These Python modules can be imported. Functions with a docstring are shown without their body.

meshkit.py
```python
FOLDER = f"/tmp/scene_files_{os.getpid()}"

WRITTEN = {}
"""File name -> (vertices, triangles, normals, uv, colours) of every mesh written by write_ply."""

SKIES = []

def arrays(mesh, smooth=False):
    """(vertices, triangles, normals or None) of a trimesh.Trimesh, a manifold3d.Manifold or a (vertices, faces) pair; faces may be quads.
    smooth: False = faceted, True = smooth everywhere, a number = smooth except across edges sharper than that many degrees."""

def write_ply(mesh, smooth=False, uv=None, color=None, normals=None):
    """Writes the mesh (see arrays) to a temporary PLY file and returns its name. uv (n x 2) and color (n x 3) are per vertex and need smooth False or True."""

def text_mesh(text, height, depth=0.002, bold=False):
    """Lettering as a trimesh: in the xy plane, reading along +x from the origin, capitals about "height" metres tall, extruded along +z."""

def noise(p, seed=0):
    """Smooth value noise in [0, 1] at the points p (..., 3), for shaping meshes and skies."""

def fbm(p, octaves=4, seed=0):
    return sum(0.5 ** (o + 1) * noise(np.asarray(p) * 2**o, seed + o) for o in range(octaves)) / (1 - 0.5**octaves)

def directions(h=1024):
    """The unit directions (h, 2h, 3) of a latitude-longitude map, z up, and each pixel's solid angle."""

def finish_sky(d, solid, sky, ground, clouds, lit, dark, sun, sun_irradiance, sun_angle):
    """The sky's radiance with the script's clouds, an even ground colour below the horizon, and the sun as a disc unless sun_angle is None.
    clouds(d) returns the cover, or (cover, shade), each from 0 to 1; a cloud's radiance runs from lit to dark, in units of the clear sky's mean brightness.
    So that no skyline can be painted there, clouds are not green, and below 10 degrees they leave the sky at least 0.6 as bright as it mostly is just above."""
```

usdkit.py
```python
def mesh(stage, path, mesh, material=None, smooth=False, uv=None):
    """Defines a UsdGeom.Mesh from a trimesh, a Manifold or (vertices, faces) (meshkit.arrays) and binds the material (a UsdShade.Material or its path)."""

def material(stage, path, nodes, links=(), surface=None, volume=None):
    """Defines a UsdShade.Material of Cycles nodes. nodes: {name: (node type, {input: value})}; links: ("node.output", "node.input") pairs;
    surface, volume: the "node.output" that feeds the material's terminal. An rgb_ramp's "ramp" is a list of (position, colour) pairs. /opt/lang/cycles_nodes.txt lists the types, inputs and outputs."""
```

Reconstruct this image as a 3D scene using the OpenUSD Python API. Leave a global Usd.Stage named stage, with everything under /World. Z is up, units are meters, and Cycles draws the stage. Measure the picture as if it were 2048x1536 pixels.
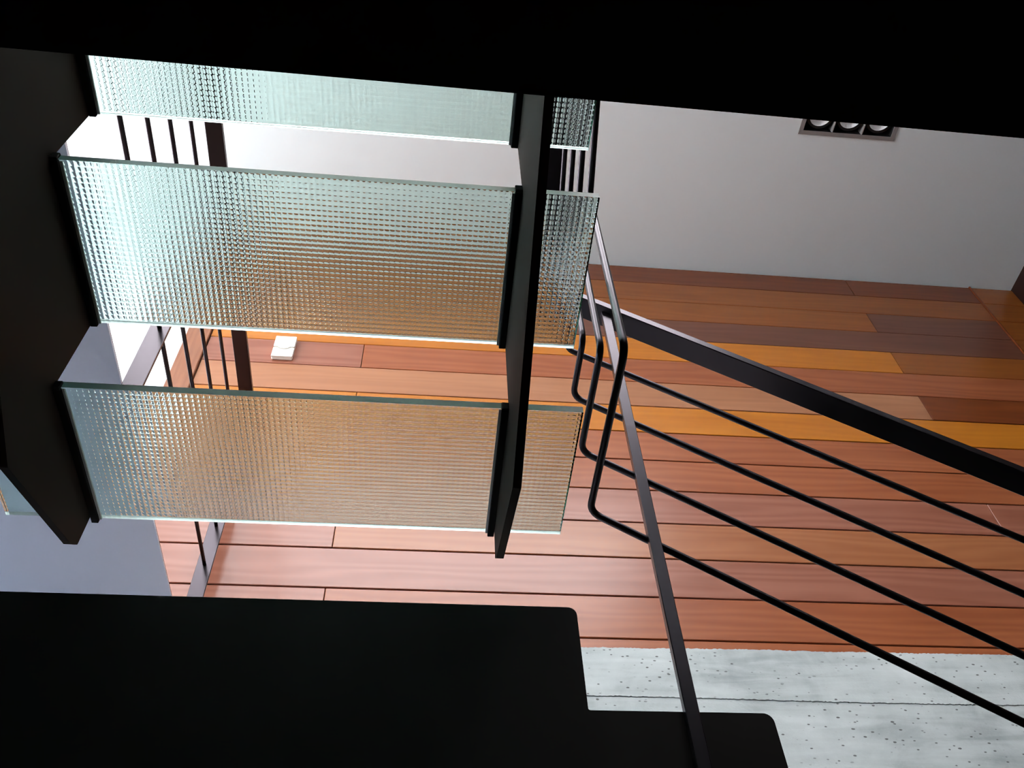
import math, random
import numpy as np, trimesh, manifold3d, usdkit, meshkit
from shapely.geometry import Polygon, Point, box as sbox
from pxr import Usd, UsdGeom, UsdLux, Gf, Sdf

stage = Usd.Stage.CreateInMemory()
UsdGeom.SetStageUpAxis(stage, UsdGeom.Tokens.z)
UsdGeom.SetStageMetersPerUnit(stage, 1.0)
UsdGeom.Xform.Define(stage, '/World')
UsdGeom.Scope.Define(stage, '/World/Looks')

# all lengths below are written in stair units of 1.1 m, measured from the photographer's eye (x right, y away, z up)
S, OFF = 1.1, np.array([0, 0, 1.5])

# ------------------------------------------------------------------ camera, exposure
cam = UsdGeom.Camera.Define(stage, '/World/camera')
RT, UP, FW = np.array([[.99479, -.09459, -.03780], [-.05037, -.77937, .62454], [.08858, .61934, .78011]])
m = Gf.Matrix4d(*RT, 0, *UP, 0, *(-FW), 0, *OFF, 1)
cam.AddTransformOp().Set(m)
cam.CreateHorizontalApertureAttr(36.0)
cam.CreateVerticalApertureAttr(27.0)
cam.CreateFocalLengthAttr(36.0 * 1744.46 / 2048)
cam.CreateClippingRangeAttr(Gf.Vec2f(0.01, 100))
cam.CreateExposureAttr(0.05)

# ------------------------------------------------------------------ daylight: an even overcast sky, coming in through two windows and a glass roof
XL, XR, YF, YW, ZC, ZF = -3.0, 3.16, -2.5, 2.33, 4.0, -1.5 / 1.1
W1 = (-1.6, 2.25, 1.66, 3.45)       # upper left window: y0, y1, z0, z1
W2 = (1.08, 2.25, .80, 1.585)       # lower left window, above the landing
SK = (-1.9, 1.55, -1.20, .45)       # glass roof over the stairwell: x0, x1, y0, y1
dome = UsdLux.DomeLight.Define(stage, '/World/sky'); dome.CreateIntensityAttr(3.9); dome.CreateColorAttr(Gf.Vec3f(.97, .965, 1))

# ------------------------------------------------------------------ materials
def mat(name, nodes, links=(), surface='p.BSDF', volume=None):
    return usdkit.material(stage, '/World/Looks/' + name, nodes, links, surface=surface, volume=volume)
def plain(name, color, rough=.5, metallic=0., spec=.5, bump=None):
    n = {'p': ('principled_bsdf', {'base_color': color, 'roughness': rough, 'metallic': metallic, 'specular_ior_level': spec})}
    l = []
    if bump:
        n |= {'g': ('geometry', {}), 'n': ('noise_texture', {'scale': bump[0], 'detail': 3.}), 'b': ('bump', {'strength': bump[1], 'distance': .001})}
        l = [('g.position', 'n.vector'), ('n.fac', 'b.height'), ('b.normal', 'p.normal')]
    return mat(name, n, l)
M = {}
M['white_paint'] = plain('white_paint', (.70, .768, .785), .7, bump=(90, .15))
M['soffit_paint'] = plain('soffit_paint', (.90, .83, .90), .7, bump=(120, .2))
M['dark_plaster'] = plain('dark_plaster', (.05, .048, .045), .8)
M['dark_wood'] = plain('dark_wood', (.022, .008, .006), .5, 0, .2)
M['pale_floor'] = plain('pale_floor', (.36, .345, .355), .6)
M['floor_wood'] = plain('floor_wood', (.10, .055, .035), .5)
M['steel'] = plain('dark_steel', (.056, .049, .055), .27, .95, bump=(60, .12))
M['brown_steel'] = plain('brown_steel', (.033, .023, .018), .7, .0, .05, bump=(70, .15))
M['black_steel'] = plain('black_steel', (.009, .0078, .007), .6, 0, .06)
M['gasket'] = plain('grey_gasket', (.45, .47, .46), .5)
M['bronze_frame'] = plain('window_frame_paint', (.05, .05, .055), .5)
M['white_plastic'] = plain('white_plastic', (.84, .82, .76), .35)
M['lamp_frame'] = plain('lamp_frame_metal', (.30, .29, .285), .5, .3)
M['lamp_black'] = plain('lamp_black', (.008, .008, .009), .5)
M['reflector'] = plain('lamp_reflector', (.92, .92, .93), .35, .0)
M['trim_wood'] = mat('trim_wood', {'g': ('geometry', {}), 'mp': ('mapping', {'scale': (30., 30., 2.)}), 'n': ('noise_texture', {'scale': 2., 'detail': 4.}),
    'r': ('rgb_ramp', {'ramp': [(.3, (.22, .085, .042)), (.7, (.32, .13, .065))]}), 'p': ('principled_bsdf', {'roughness': .42})},
    [('g.position', 'mp.vector'), ('mp.vector', 'n.vector'), ('n.fac', 'r.fac'), ('r.color', 'p.base_color')])

def wood(name, dark, light, seed, fig=.12):
    """oiled tropical hardwood, grain along x; soft figure, fine pores and an occasional cathedral"""
    n = {'tc': ('texture_coordinate', {}), 'oi': ('object_info', {}),
         'cx': ('combine_xyz', {}), 'm1': ('math', {'math_type': 'multiply', 'value2': 37.0}),
         'ad': ('vector_math', {'math_type': 'add'}),
         'mp': ('mapping', {'location': (seed * 3.7, seed * 1.3, seed * 2.1), 'scale': (.55, 6., 6.)}),
         'n1': ('noise_texture', {'scale': 1.6, 'detail': 4., 'roughness': .55, 'distortion': .9}),
         'mp2': ('mapping', {'scale': (1.3, 48., 48.)}), 'n2': ('noise_texture', {'scale': 1.5, 'detail': 3., 'distortion': .3}),
         'mp3': ('mapping', {'location': (seed * 1.9, 0., seed * .7), 'scale': (.30, 1., 2.6)}),
         'wv': ('wave_texture', {'wave_type': 'bands', 'bands_direction': 'z', 'scale': 2.6, 'distortion': 13., 'detail': 1., 'detail_scale': 1.3}),
         'x1': ('mix_float', {'fac': .14}), 'x2': ('mix_float', {'fac': fig}),
         'r': ('rgb_ramp', {'ramp': [(.25, dark), (.5, tuple((a + b) / 2 for a, b in zip(dark, light))), (.75, light)]}),
         'b': ('bump', {'strength': .12, 'distance': .0008}),
         'p': ('principled_bsdf', {'roughness': .36, 'specular_ior_level': .35, 'coat_weight': .42, 'coat_roughness': .24, 'coat_ior': 1.55})}
    l = [('tc.object', 'ad.vector1'), ('oi.random', 'm1.value1'), ('m1.value', 'cx.x'), ('m1.value', 'cx.z'), ('cx.vector', 'ad.vector2'),
         ('ad.vector', 'mp.vector'), ('mp.vector', 'n1.vector'), ('ad.vector', 'mp2.vector'), ('mp2.vector', 'n2.vector'),
         ('ad.vector', 'mp3.vector'), ('mp3.vector', 'wv.vector'),
         ('n1.fac', 'x1.a'), ('n2.fac', 'x1.b'), ('x1.result', 'x2.a'), ('wv.fac', 'x2.b'), ('x2.result', 'r.fac'), ('r.color', 'p.base_color'),
         ('n2.fac', 'b.height'), ('b.normal', 'p.normal')]
    return mat(name, n, l)
WOOD = {'dark': wood('plank_dark_red', (.125, .027, .007), (.205, .052, .011), 1),
        'orange': wood('plank_orange', (.42, .128, .009), (.54, .190, .016), 2),
        'red': wood('plank_red', (.265, .070, .025), (.365, .112, .042), 3, .25),
        'plum': wood('plank_plum', (.120, .042, .024), (.180, .066, .040), 4),
        'tan': wood('plank_tan', (.33, .130, .058), (.43, .190, .092), 5),
        'brown': wood('plank_brown', (.215, .060, .010), (.315, .098, .017), 6),
        'amber': wood('plank_amber', (.29, .092, .032), (.38, .140, .056), 8, .2),
        'rose': wood('plank_rose', (.255, .085, .048), (.345, .130, .082), 7, .3)}

M['concrete'] = mat('board_formed_concrete', {
    'g': ('geometry', {}), 'n1': ('noise_texture', {'scale': 3.4, 'detail': 8., 'roughness': .62, 'distortion': .4}),
    'mp2': ('mapping', {'scale': (1.6, 8., 14.)}), 'n2': ('noise_texture', {'scale': 1.6, 'detail': 5., 'distortion': .6}),
    'x': ('mix_float', {'fac': .42}), 'r': ('rgb_ramp', {'ramp': [(.36, (.33, .365, .36)), (.5, (.50, .545, .535)), (.68, (.62, .66, .65))]}),
    'mv': ('mapping', {'scale': (30., 30., 62.)}), 'v': ('voronoi_texture', {'scale': 1., 'randomness': 1.}),
    'vn': ('noise_texture', {'scale': 55., 'detail': 2.}), 'va': ('math', {'math_type': 'multiply_add', 'value2': .35, 'value3': -.175}), 'vs': ('math', {'math_type': 'add'}),
    'vr': ('rgb_ramp', {'ramp': [(0., (1, 1, 1)), (.10, (1, 1, 1)), (.18, (0, 0, 0)), (1., (0, 0, 0))]}),
    'mp3': ('mapping', {'scale': (1.2, 1., 5.)}), 'n3': ('noise_texture', {'scale': 2.2, 'detail': 2.}), 'gt': ('map_range', {'from_min': .40, 'from_max': .50, 'clamp': True}),
    'mu': ('math', {'math_type': 'multiply'}), 'mx': ('mix_color', {'b': (.14, .145, .14)}),
    'nf': ('noise_texture', {'scale': 130., 'detail': 4.}), 'b': ('bump', {'strength': .4, 'distance': .002}), 'p': ('principled_bsdf', {'roughness': .8, 'specular_ior_level': .3})},
    [('g.position', 'n1.vector'), ('g.position', 'mp2.vector'), ('mp2.vector', 'n2.vector'), ('n1.fac', 'x.a'), ('n2.fac', 'x.b'), ('x.result', 'r.fac'),
     ('g.position', 'mv.vector'), ('mv.vector', 'v.vector'), ('g.position', 'vn.vector'), ('vn.fac', 'va.value1'), ('va.value', 'vs.value1'), ('v.distance', 'vs.value2'), ('vs.value', 'vr.fac'),
     ('g.position', 'mp3.vector'), ('mp3.vector', 'n3.vector'), ('n3.fac', 'gt.value'), ('vr.color', 'mu.value1'), ('gt.result', 'mu.value2'),
     ('mu.value', 'mx.fac'), ('r.color', 'mx.a'), ('mx.result', 'p.base_color'), ('g.position', 'nf.vector'), ('nf.fac', 'b.height'), ('b.normal', 'p.normal')])
# clear green-tinted glass, polished faces and a ground (matt) front edge
M['tread_glass'] = mat('tread_glass', {'g': ('geometry', {}), 'sx': ('separate_xyz', {}), 'lt': ('math', {'math_type': 'less_than', 'value2': -.5}), 'ml': ('math', {'math_type': 'multiply_add', 'value2': .40, 'value3': .05}),
    'p': ('glass_bsdf', {'color': (1., 1., 1.), 'IOR': 1.5}), 'v': ('absorption_volume', {'color': (0., .72, .53), 'density': 18.5})},
    [('g.true_normal', 'sx.vector'), ('sx.y', 'lt.value1'), ('lt.value', 'ml.value1'), ('ml.value', 'p.roughness')], surface='p.BSDF', volume='v.volume')
for nm, col in (('pane', (1., 1., 1.)), ('tinted_pane', (.76, .9, 1.))):
    M[nm] = mat('window_' + nm, {'t': ('transparent_bsdf', {'color': col}), 'g': ('glossy_bsdf', {'roughness': .02}), 'm': ('mix_closure', {'fac': .06})},
        [('t.BSDF', 'm.closure1'), ('g.BSDF', 'm.closure2')], surface='m.closure')

# ------------------------------------------------------------------ helpers
def numbered(parent, name):
    if not stage.GetPrimAtPath(parent + '/' + name): return name
    k = 1
    while stage.GetPrimAtPath('%s/%s_%03d' % (parent, name, k)): k += 1
    return '%s_%03d' % (name, k)
ORIGIN = {}
def tag(prim, label=None, cat=None, group=None, kind=None):
    for k, v in (('label', label), ('category', cat), ('group', group), ('kind', kind)):
        if v: prim.SetCustomDataByKey(k, v)
    return prim
def thing(name, origin, label, cat, group=None, kind=None):
    """an Xform standing at the thing's base; its parts are written in stair units and moved under it"""
    path = '/World/' + numbered('/World', name)
    x = UsdGeom.Xform.Define(stage, path)
    o = np.array(origin, float) * S + OFF
    x.AddTranslateOp().Set(Gf.Vec3d(*o))
    ORIGIN[path] = o
    return tag(x.GetPrim(), label, cat, group, kind)
def tri(mesh):
    if hasattr(mesh, 'to_mesh'):
        q = mesh.to_mesh(); mesh = trimesh.Trimesh(q.vert_properties[:, :3], q.tri_verts, process=False)
    return mesh
def part(name, mesh, material, parent, smooth=False, label=None, kind=None):
    pp = str(parent.GetPath())
    mesh = tri(mesh).copy()
    root = '/'.join(pp.split('/')[:3])
    mesh.vertices = mesh.vertices * S + OFF - ORIGIN[root]
    path = pp + '/' + numbered(pp, name)
    g = usdkit.mesh(stage, path, mesh, material, smooth=smooth)
    return tag(g.GetPrim(), label, kind=kind)
def solo(name, mesh, material, label, cat, kind=None, smooth=False):
    mesh = tri(mesh).copy(); mesh.vertices = mesh.vertices * S + OFF
    g = usdkit.mesh(stage, '/World/' + numbered('/World', name), mesh, material, smooth=smooth)
    return tag(g.GetPrim(), label, cat, kind=kind)
def hull(pts): return trimesh.convex.convex_hull(np.asarray(pts, float))
def bx(x0, x1, y0, y1, z0, z1, r=0.):
    return cbox(((x0 + x1) / 2, (y0 + y1) / 2, (z0 + z1) / 2), (x1 - x0, 0, 0), (0, y1 - y0, 0), (0, 0, z1 - z0), r)
def cbox(c, a, b, d, r=.002):
    """box (or parallelepiped) on the three full edge vectors a, b, d with chamfered edges"""
    c, a, b, d = (np.array(v, float) for v in (c, a, b, d))
    if r <= 0:
        t = trimesh.creation.box((1, 1, 1)); t.vertices = c + t.vertices @ np.array([a, b, d]); return t
    L = [np.linalg.norm(v) for v in (a, b, d)]; U = [v / l for v, l in zip((a, b, d), L)]
    pts = []
    for s in np.ndindex(2, 2, 2):
        s = np.array(s) * 2 - 1
        for k in range(3):
            pts.append(c + sum(s[i] * U[i] * (L[i] / 2 - (r if i != k else 0)) for i in range(3)))
    return hull(pts)
def extrude(poly, lo, hi, axes):
    """polygon in the plane of axes[0], axes[1]; thickness lo..hi along the remaining axis"""
    t = trimesh.creation.extrude_polygon(poly, hi - lo)
    rest = ({0, 1, 2} - set(axes)).pop()
    v = np.zeros_like(t.vertices); v[:, axes[0]] = t.vertices[:, 0]; v[:, axes[1]] = t.vertices[:, 1]; v[:, rest] = t.vertices[:, 2] + lo
    t = trimesh.Trimesh(v, t.faces, process=False)
    if t.volume < 0: t.invert()
    return t
def rounded_path(pts, r):
    """polyline with its corners rounded to radius r"""
    pts = [np.array(p, float) for p in pts]; out = [pts[0]]
    for a, p, b in zip(pts, pts[1:], pts[2:]):
        u, v = (a - p) / np.linalg.norm(a - p), (b - p) / np.linalg.norm(b - p)
        ang = math.acos(np.clip(u @ v, -1, 1)); t = min(r / math.tan(ang / 2), .45 * min(np.linalg.norm(a - p), np.linalg.norm(b - p)))
        p0, p1 = p + u * t, p + v * t
        for s in np.linspace(0, 1, 8): out.append((1 - s) ** 2 * p0 + 2 * s * (1 - s) * p + s * s * p1)
    return np.array(out + [pts[-1]])
def tube(path, r, n=14):
    path = np.asarray(path, float); T = np.gradient(path, axis=0); T /= np.linalg.norm(T, axis=1, keepdims=True)
    N = np.cross(T[0], [.3, .5, .8]); N /= np.linalg.norm(N); V = []
    for p, t in zip(path, T):
        N = N - t * (N @ t); N /= np.linalg.norm(N); B = np.cross(t, N)
        V.append([p + r * (math.cos(q) * N + math.sin(q) * B) for q in np.linspace(0, 2 * math.pi, n, endpoint=False)])
    k = len(path); V = np.array(V).reshape(-1, 3); F = []
    for i in range(k - 1):
        for j in range(n):
            a, b, c, d = i * n + j, i * n + (j + 1) % n, (i + 1) * n + (j + 1) % n, (i + 1) * n + j
            F += [(a, b, c), (a, c, d)]
    for base, s in ((0, -1), ((k - 1) * n, 1)):
        for j in range(1, n - 1): F.append((base, base + j, base + j + 1)[::s])
    return trimesh.Trimesh(V, F, process=False)
def lathe(profile, n=32):
    t = trimesh.creation.revolve(np.array(profile, float), sections=n); return t

# ------------------------------------------------------------------ the room shell
ZS, ZT = 1.623, 1.633                # underside and top of the gallery slab
TH = .12
def holed(u0, u1, v0, v1, h): return sbox(u0, v0, u1, v1).difference(sbox(h[0], h[2], h[1], h[3]))
# ceiling with the opening for the recessed lamps
DL = (1.690, 2.172, 1.352, 1.540)
solo('ceiling', extrude(holed(XL - TH, XR + TH, YF - TH, YW + TH, (DL[0] + .012, DL[1] - .012, DL[2] + .012, DL[3] - .012)).difference(sbox(SK[0], SK[2], SK[1], SK[3])), ZC, ZC + .06, (0, 1)), M['white_paint'], 'white painted plaster ceiling above the wood clad wall', 'ceiling', 'structure')
solo('floor', bx(XL - TH, XR + TH, YF - TH, YW + TH, ZF - .1, ZF), M['floor_wood'], 'dark lower hall floor under the stairs', 'floor', 'structure')
# left wall with its two windows
lw = sbox(YF - TH, ZF, YW + TH, ZC).difference(sbox(W1[0], W1[2], W1[1], W1[3])).difference(sbox(W2[0], W2[2], W2[1], W2[3]))
solo('wall_left', extrude(lw, XL - TH, XL, (1, 2)), M['white_paint'], 'white wall far left with the windows that light the gallery', 'wall', 'structure')
fw = sbox(XL, ZT, XR, ZC)
wf = thing('wall_front', (0, YF, ZF), 'wall behind the photographer, white upstairs and dark below', 'wall', kind='structure')
part('upper_wall', extrude(fw, YF - TH, YF, (0, 2)), M['white_paint'], wf)
part('lower_wall', bx(XL, XR, YF - TH, YF, ZF, ZT), M['dark_plaster'], wf)
solo('wall_right', bx(XR, XR + TH, YF - TH, YW + TH, ZF, ZC), M['dark_wood'], 'dark stained side wall at the right edge of the picture', 'wall', 'structure')
def window(name, center, axis, u, z, label):
    w = thing(name, center, label, 'window', kind='structure')
    f = .035; u0, u1 = u; z0, z1 = z; um = (u0 + u1) / 2
    def b(a0, a1, c0, c1, d0=.03, d1=.085):
        return bx(XL - d1, XL - d0, a0, a1, c0, c1, .002) if axis == 'y' else bx(a0, a1, YF - d1, YF - d0, c0, c1, .002)
    for q in ((u0, u1, z0, z0 + f), (u0, u1, z1 - f, z1), (u0, u0 + f, z0 + f, z1 - f), (u1 - f, u1, z0 + f, z1 - f), (um - f / 2, um + f / 2, z0 + f, z1 - f)):
        part('frame', b(*q), M['bronze_frame'], w)
    for a0, a1 in ((u0 + f, um - f / 2), (um + f / 2, u1 - f)):
        part('pane', b(a0, a1, z0 + f, z1 - f, .054, .060), M['tinted_pane'] if name == 'window_2' else M['pane'], w)
window('window_1', (XL, W1[0], W1[2]), 'y', W1[:2], W1[2:], 'upper window in the left wall lighting the gallery and the wood wall')
window('window_2', (XL, W2[0], W2[2]), 'y', W2[:2], W2[2:], 'lower window in the left wall lighting the concrete')
w4 = thing('window_3', (SK[0], SK[2], ZC), 'glass roof light in the ceiling above the photographer', 'window', kind='structure')
for q in ((SK[0], SK[1], SK[2], SK[2] + .03), (SK[0], SK[1], SK[3] - .03, SK[3]), (SK[0], SK[0] + .03, SK[2] + .03, SK[3] - .03), (SK[1] - .03, SK[1], SK[2] + .03, SK[3] - .03)):
    part('frame', bx(*q, ZC + .02, ZC + .10, .002), M['bronze_frame'], w4)
for k in range(4):
    xa = SK[0] + .03 + k * (SK[1] - SK[0] - .06) / 4; xb = SK[0] + .03 + (k + 1) * (SK[1] - SK[0] - .06) / 4
    part('pane', bx(xa + .012, xb - .012, SK[2] + .03, SK[3] - .03, ZC + .05, ZC + .056), M['pane'], w4)
    if k: part('glazing_bar', bx(xa - .012, xa + .012, SK[2] + .03, SK[3] - .03, ZC + .03, ZC + .09, .002), M['bronze_frame'], w4)
# gallery slab (its grey underside shows at the left) and the upper floor behind the photographer
fg = thing('floor_gallery', (XL, YF, ZS), 'grey painted underside of the gallery slab at the lower left', 'ceiling', kind='structure')
part('soffit', bx(XL, -.727, YF, YW, ZS, ZT - .004), M['soffit_paint'], fg)
part('floor_finish', bx(XL, -.728, YF, YW, ZT - .004, ZT), M['floor_wood'], fg)
solo('floor_upper', bx(-.727, XR, YF, -.42, ZS, ZT), M['pale_floor'], 'upper floor slab behind and above the photographer', 'floor', 'structure')

# wood clad wall: every board its own piece
PH = .07203 * YW; Z0 = .7103 * YW
wb = thing('wall_back', (0, YW, Z0 - PH), 'wall clad in horizontal boards of red brown hardwood under the white ceiling', 'wall', kind='structure')
part('backing', bx(XL, XR, YW + .018, YW + TH, ZS, ZC), M['dark_wood'], wb)
XJ, XD = -.987, 2.907                # left end jamb, upright joint at the right
part('plaster', bx(XL, -1.088, YW + .001, YW + .018, ZS, ZC), M['white_paint'], wb, label='bright white plaster left of the boards')
TONE = {13: 'dark', 12: 'brown', 11: 'brown', 10: 'plum', 9: 'orange', 8: 'red', 7: 'tan', 6: 'orange', 5: 'red', 4: 'red', 3: 'rose', 2: 'amber', 1: 'rose', 0: 'red', -1: 'red'}
TONE_R = {11: 'plum', 9: 'brown', 7: 'dark'}      # right of the butt joint
TONE_L = {8: 'rose', 4: 'orange', 2: 'rose', 0: 'rose'}     # left of the butt joint
G = .0026
for k in range(-1, 14):
    za, zb = Z0 + k * PH, Z0 + (k + 1) * PH - (.011 if k == 13 else 0)
    cut = -.1366 * YW if k % 2 == 0 else .943 * YW
    for a, b, tone in ((XJ, cut, TONE_L.get(k, TONE[k])), (cut, XD, TONE_R.get(k, TONE[k])), (XD + .012, XR, 'brown' if k > 8 else 'dark')):
        if b - a < .02: continue
        e = .0011
        g = G if k < 8 else .0014
        part('plank', bx(a + e, b - e, YW, YW + .018, za + g, zb - g, .0018), WOOD[tone], wb)
solo('trim_1', bx(-1.088, -.9895, YW - .012, YW + .018, ZS, ZC, .003), M['trim_wood'], 'upright reddish board closing the left end of the wood wall', 'trim', 'structure')
solo('trim_2', bx(XD + .001, XD + .011, YW - .006, YW + .016, Z0, ZC - .002, .002), WOOD['dark'], 'thin upright strip at the far right of the wood wall', 'trim', 'structure')

# concrete below the boards: two board-formed courses with a ragged upper edge
wl = thing('wall_lower', (0, YW, ZF), 'pale board formed concrete wall below the wooden boards', 'wall', kind='structure')
def ragged(x0, x1, z0, z1, amp, seed, slope=0., low=0.):
    xs = np.arange(x0, x1 + .004, .006)
    q = np.stack([xs * 9, np.full_like(xs, seed), np.zeros_like(xs)], 1)
    jag = amp * (meshkit.fbm(q) if hasattr(meshkit, 'fbm') else np.sin(xs * 40)) + amp * .5 * (np.random.default_rng(seed).random(len(xs)) - .5)
    jl = low * np.sin(xs * 3.1) + low * (np.random.default_rng(seed + 5).random(len(xs)) - .5)
    return Polygon([(x, z0 + j) for x, j in zip(xs, jl)] + [(x, z1 + j + slope * x) for x, j in zip(xs[::-1], jag[::-1])])
part('concrete_course', extrude(ragged(XL, XR, 1.4440, 1.611, .006, 3, .0055, .0035), YW - .007, YW + .10, (0, 2)), M['concrete'], wl)
part('concrete_panel', extrude(ragged(XL, XR, ZF, 1.4442, .004, 8), YW - .004, YW + .10, (0, 2)), M['concrete'], wl)

# ------------------------------------------------------------------ the black stair in the foreground (flight across the picture, with its landing)
YP, PT = 1.03, .012
st = thing('black_stair', (.22, YP, -.4), 'black steel stair with stepped side plate in the lower foreground', 'staircase')
xs0, rz, gx = .2215, .163, .2487
pts = [(-2.7, .783), (xs0, .783)]
for k in range(1, 7):
    pts += [(xs0 + .0005 + (k - 1) * gx, .783 - k * rz), (xs0 + k * gx, .783 - k * rz)]
xe = pts[-1][0]
pts += [(xe, .783 - 6 * rz - .30), (xs0 - .30, .43), (-2.7, .43)]
poly = Polygon(pts)
poly = poly.buffer(-.013, quad_segs=6).buffer(.013, quad_segs=6).buffer(.003, quad_segs=3).buffer(-.003, quad_segs=3)
part('side_plate', extrude(poly, YP, YP + PT, (0, 2)), M['black_steel'], st)
part('landing_plate', bx(-2.7, xs0 - .014, YP + PT, 2.315, .745, .779), M['black_steel'], st)
part('landing_floor', bx(-2.7, xs0 - .016, YP + PT, 2.31, .779, .7815), M['pale_floor'], st)
for k in range(1, 6):
    part('step', bx(xs0 + (k - 1) * gx, xs0 + k * gx - .014, YP + PT, 2.315, .779 - k * rz - .03, .779 - k * rz), M['black_steel'], st)
# steel landing overhead, close to the lens
zb = .86
ol = thing('overhead_landing', (0, 0, zb), 'black steel landing slab crossing the top of the picture', 'landing')
ed = lambda x: .3628 * zb + .0085 * x
ol_poly = Polygon([(-2.0, -1.6), (2.2, -1.6), (2.2, ed(2.2)), (0, ed(0)), (-2.0, ed(-2.0))])
part('slab', extrude(ol_poly, zb, zb + .06, (0, 1)), M['black_steel'], ol)

# ------------------------------------------------------------------ glass stair
TX0, TX1, Y3, Z3, RR, GG, GT = -.6875, .230, 1.1305, 1.0126, .1625, .28, .0145
def tread_mesh():
    """glass slab, polished top, underside pressed into a grid of small pyramids"""
    L, D, h, p = TX1 - TX0, GG - .002, GT, .00835
    sub = 7
    nx, ny = int(round(L / p)), int(round(D / p))
    xs, ys = np.linspace(0, L, nx * sub + 1), np.linspace(0, D, ny * sub + 1)
    X, Y = np.meshgrid(xs, ys, indexing='ij')
    fx, fy = (X / L * nx) % 1, (Y / D * ny) % 1
    q = lambda f: np.where((f < 1e-6) | (f > 1 - 1e-6), 0, np.sin(np.pi * f))
    Z = -.00060 * (q(fx) * q(fy)) ** .7
    a, b = X.shape; bot = np.stack([X, Y, Z], -1).reshape(-1, 3)
    idx = np.arange(a * b).reshape(a, b)
    f = [np.stack([idx[:-1, :-1], idx[:-1, 1:], idx[1:, 1:]], -1).reshape(-1, 3), np.stack([idx[:-1, :-1], idx[1:, 1:], idx[1:, :-1]], -1).reshape(-1, 3)]
    rim = np.concatenate([idx[:, 0], idx[-1, 1:], idx[-2::-1, -1], idx[0, -2:0:-1]])
    n0 = len(bot); e = .0012
    def ring(inset, z):
        r = bot[rim].copy(); r[:, 0] = np.clip(r[:, 0], inset, L - inset); r[:, 1] = np.clip(r[:, 1], inset, D - inset); r[:, 2] = z; return r
    r1, r2 = ring(0, h - e), ring(e, h)
    V = np.vstack([bot, r1, r2, [[L / 2, D / 2, h]]]); m = len(rim)
    i1, i2, c = n0 + np.arange(m), n0 + m + np.arange(m), n0 + 2 * m
    F = list(f)
    for A, B in ((rim, i1), (i1, i2)):
        A2, B2 = np.roll(A, -1), np.roll(B, -1)
        F += [np.stack([A, A2, B2], 1), np.stack([A, B2, B], 1)]
    F.append(np.stack([i2, np.roll(i2, -1), np.full(m, c)], 1))
    t = trimesh.Trimesh(V, np.vstack(F), process=False)
    if t.volume < 0: t.invert()
    return t
UsdGeom.Scope.Define(stage, '/World/Looks')
tm = tread_mesh(); tm.vertices *= S
tread_labels = {3: 'lowest glass tread with dark green front edge, nearest the stringer tips', 2: 'middle glass tread, between two open gaps of the stair', 1: 'highest visible glass tread, half hidden by the black landing slab'}
tread_paths = {}
for k in (3, 2, 1):
    o = np.array([TX0, Y3 - (3 - k) * GG - GG + .002, Z3 + (3 - k) * RR]) * S + OFF
    path = '/World/' + numbered('/World', 'glass_tread')
    x = UsdGeom.Xform.Define(stage, path); x.AddTranslateOp().Set(Gf.Vec3d(*o))
    if k == 3:
        usdkit.mesh(stage, path + '/glass', tm, M['tread_glass'], smooth=14)
        first = path
    else:
        x.GetPrim().GetReferences().AddInternalReference(first)
        x.GetPrim().SetInstanceable(True)
    tag(x.GetPrim(), tread_labels[k], 'stair tread', 'glass treads of the open stair')

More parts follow.
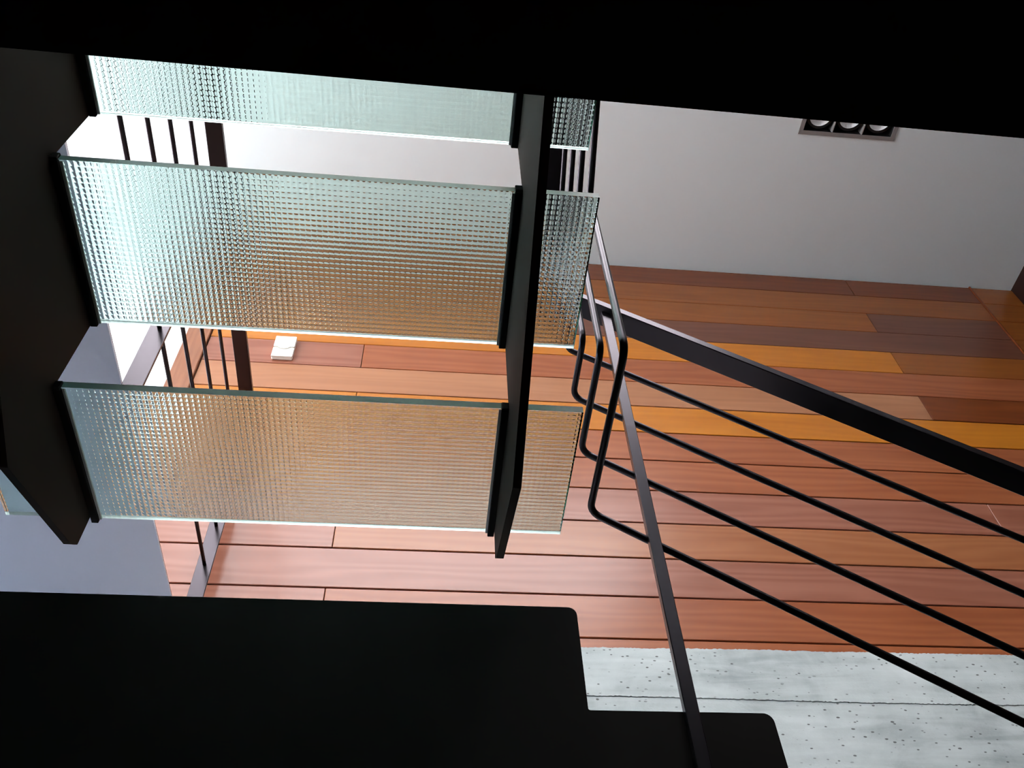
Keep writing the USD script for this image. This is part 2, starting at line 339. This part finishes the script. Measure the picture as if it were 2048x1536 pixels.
# two saw-toothed stringers, each with its brackets
BT = .0110                            # bracket width
def stringer(x0, x1, side, label):
    s = thing('stringer', ((x0 + x1) / 2, 1.11, .93), label, 'stringer', 'steel stringers carrying the glass treads')
    top = [(Y3 - .012, Z3 - .0015)]
    y, z = Y3 - GG, Z3 - .0015
    for k in range(6):
        top += [(y, z), (y, z + RR)] if k < 5 else [(y, z)]
        y -= GG; z += RR
    # underside: slopes less than the stair, then rises with it
    pts = [(1.118, .944), (1.100, .929), (.853, .846), (.37, 1.034), (.05, 1.19), (-.42, 1.50), (-.42, top[-1][1])] + top[::-1]
    poly = Polygon(pts).buffer(0)
    poly = poly.buffer(-.004, quad_segs=3).buffer(.004, quad_segs=3)
    part('plate', extrude(poly, x0, x1, (1, 2)), M['brown_steel'], s)
    bh = .011
    for k in range(3):
        ya, yb, zz = Y3 - (k + 1) * GG - .001, Y3 - k * GG + .001, Z3 + k * RR
        xa, xb = (x1, x1 + BT) if side > 0 else (x0 - BT, x0)
        br = part('bracket', bx(xa, xb, ya, yb, zz - bh, zz - .0035, .001), M['black_steel'], s)
        ga, gb = (x1, x1 + BT + .0035) if side > 0 else (x0 - BT - .0035, x0)
        part('gasket', bx(ga, gb, ya + .004, yb - .002, zz - .0040, zz - .0008), M['gasket'], br, label='grey rubber strip under the glass')
        part('stop_block', bx(xa - (.0 if side > 0 else 0), xb, ya - .005, ya, zz - .010, zz + .006, .001), M['black_steel'], br)
    return s
stringer(-.561, -.549, 1, 'left steel stringer, its broad dark inner face toward the camera')
stringer(.1142, .1262, -1, 'right steel stringer, seen edge-on in front of the glass treads')

# ------------------------------------------------------------------ railing of the stairs (right)
XRL, RR_ = .262, .0060
rl = thing('stair_railing', (.36, 1.022, .62), 'dark steel stair railing sloping down to the right', 'railing')
SL = .645; ST = RR / GG
xend = 1.9
for i, (zc, ym) in enumerate(((.9735, .700), (1.1175, .806), (1.2685, .895), (1.4217, .985))):
    zt = lambda y: 1.430 + .1486 * i - ST * (y - .70)
    p = [(xend, 1.03, zc - SL * (xend - XRL)), (XRL, 1.03, zc), (XRL, ym, zc), (XRL, ym, zt(ym)), (XRL, -.42, zt(-.42))]
    part('rod', tube(rounded_path(p, .022), RR_), M['steel'], rl, smooth=40)
hz = 1.606; hw, ht = .050, .020
hs = lambda x: hz - .652 * (x - XRL)
def slopebar(p0, p1, w, t, r=.0016):
    c = (np.array(p0) + np.array(p1)) / 2; a = np.array(p1, float) - np.array(p0); return cbox(c + np.array(t) / 2, a, w, t, r)
x0 = XRL - .025
hv = 1.430 + .1486 * 3 + .185
ht_z = lambda y: hv - ST * (y - .70)
hr = [slopebar((x0, 1.03, hs(x0)), (xend, 1.03, hs(xend)), (0, hw, 0), (0, 0, ht)),
      bx(x0, x0 + hw, 1.03 - .010, 1.03 + .010, hs(x0), ht_z(1.03) + ht, .0016),
      slopebar((XRL, 1.04, ht_z(1.04)), (XRL, -.42, ht_z(-.42)), (hw, 0, 0), (0, 0, ht))]
part('handrail', trimesh.util.concatenate(hr), M['steel'], rl)
xp = .3575
part('post', bx(xp - .0095, xp + .0095, 1.0175, 1.0300 - .0004, .50, hs(xp) + .004, .001), M['steel'], rl)
for xq in (.3575 + 1.05,):
    part('post', bx(xq - .0095, xq + .0095, 1.0175, 1.0296, .50 - SL * 1.05, hs(xq) + .004, .001), M['steel'], rl)

# railing along the edge of the gallery (left)
gl = thing('gallery_railing', (-.70, 2.267, ZS), 'dark steel gallery railing behind the glass treads at the left', 'railing')
XG = -.700
for zr in (1.847, 2.012, 2.172, 2.345):
    part('rod', tube([(XG, -2.2, zr), (XG, 2.269, zr)], .0059), M['steel'], gl, smooth=40)
part('handrail', bx(XG - .0255, XG + .0255, -2.2, 2.28, 2.562, 2.580, .0016), M['steel'], gl)
for yp in (2.267, 1.346, .425, -.496, -1.417):
    part('post', bx(XG - .0245, XG + .0245, yp - .004, yp + .004, 1.54, 2.562, .001), M['steel'], gl)

# ------------------------------------------------------------------ recessed ceiling lamp with three reflectors
dl = thing('ceiling_downlight', ((DL[0] + DL[1]) / 2, (DL[2] + DL[3]) / 2, ZC), 'recessed triple downlight in the ceiling, cut by the black slab', 'ceiling light')
fr = holed(DL[0], DL[1], DL[2], DL[3], (DL[0] + .020, DL[1] - .020, DL[2] + .020, DL[3] - .020))
part('frame', extrude(fr, ZC - .004, ZC - .0002, (0, 1)), M['lamp_frame'], dl)
hx = holed(DL[0] + .012, DL[1] - .012, DL[2] + .012, DL[3] - .012, (DL[0] + .018, DL[1] - .018, DL[2] + .018, DL[3] - .018))
part('housing', trimesh.util.concatenate([extrude(hx, ZC - .0002, ZC + .12, (0, 1)), bx(DL[0] + .012, DL[1] - .012, DL[2] + .012, DL[3] - .012, ZC + .12, ZC + .128)]), M['lamp_black'], dl)
cw = (DL[1] - DL[0] - .036) / 3; yc = (DL[2] + DL[3]) / 2
for i in (1, 2):
    xq = DL[0] + .018 + cw * i
    part('divider', bx(xq - .002, xq + .002, DL[2] + .018, DL[3] - .018, ZC - .002, ZC + .05), M['lamp_frame'], dl)
for i in range(3):
    cx = DL[0] + .018 + cw * (i + .5); R = .059
    ring = lathe([(R - .004, 0), (R + .008, 0), (R + .008, .05), (R - .004, .05), (R - .004, 0)])
    bowl = lathe([(R - .004, .004), (R * .8, .022), (R * .55, .036), (R * .3, .042), (.004, .044), (.004, .046), (R * .3, .045), (R * .6, .038), (R - .003, .010), (R - .004, .004)])
    cap = lathe([(.0, .012), (.012, .013), (.015, .018), (.013, .042), (.0, .042)])
    for t in (ring, bowl, cap): t.apply_translation((cx, yc, ZC + .012))
    lp = part('lamp', bowl, M['reflector'], dl, smooth=40)
    part('bezel', ring, M['lamp_black'], lp, smooth=40)
    part('glare_cap', cap, M['lamp_frame'], lp, smooth=40)

# ------------------------------------------------------------------ white flap box on the wood wall
bxx, bw = -.2815 * YW, .0445
z0, z1 = 1.2950 * YW, 1.3560 * YW; zm = z0 + .47 * (z1 - z0)
so = thing('wall_socket', (bxx, YW, z0), 'white socket box with a flap lid on the wooden boards', 'socket')
part('housing', bx(bxx - bw, bxx + bw, YW - .016, YW - .0002, z0, z1, .004), M['white_plastic'], so)
arc = [(bxx + .55 * bw * math.cos(t) , zm - .012 * math.sin(t)) for t in np.linspace(0, math.pi, 15)]
lid = Polygon([(bxx - bw, z1), (bxx + bw, z1), (bxx + bw, zm)] + arc + [(bxx - bw, zm)])
low = Polygon([(bxx - bw, z0), (bxx + bw, z0), (bxx + bw, z1), (bxx - bw, z1)]).difference(lid.buffer(.0042))
part('flap', extrude(lid.buffer(-.004).buffer(.004), YW - .025, YW - .016, (0, 2)), M['white_plastic'], so)
part('cover', extrude(low.buffer(-.003).buffer(.003), YW - .023, YW - .016, (0, 2)), M['white_plastic'], so)
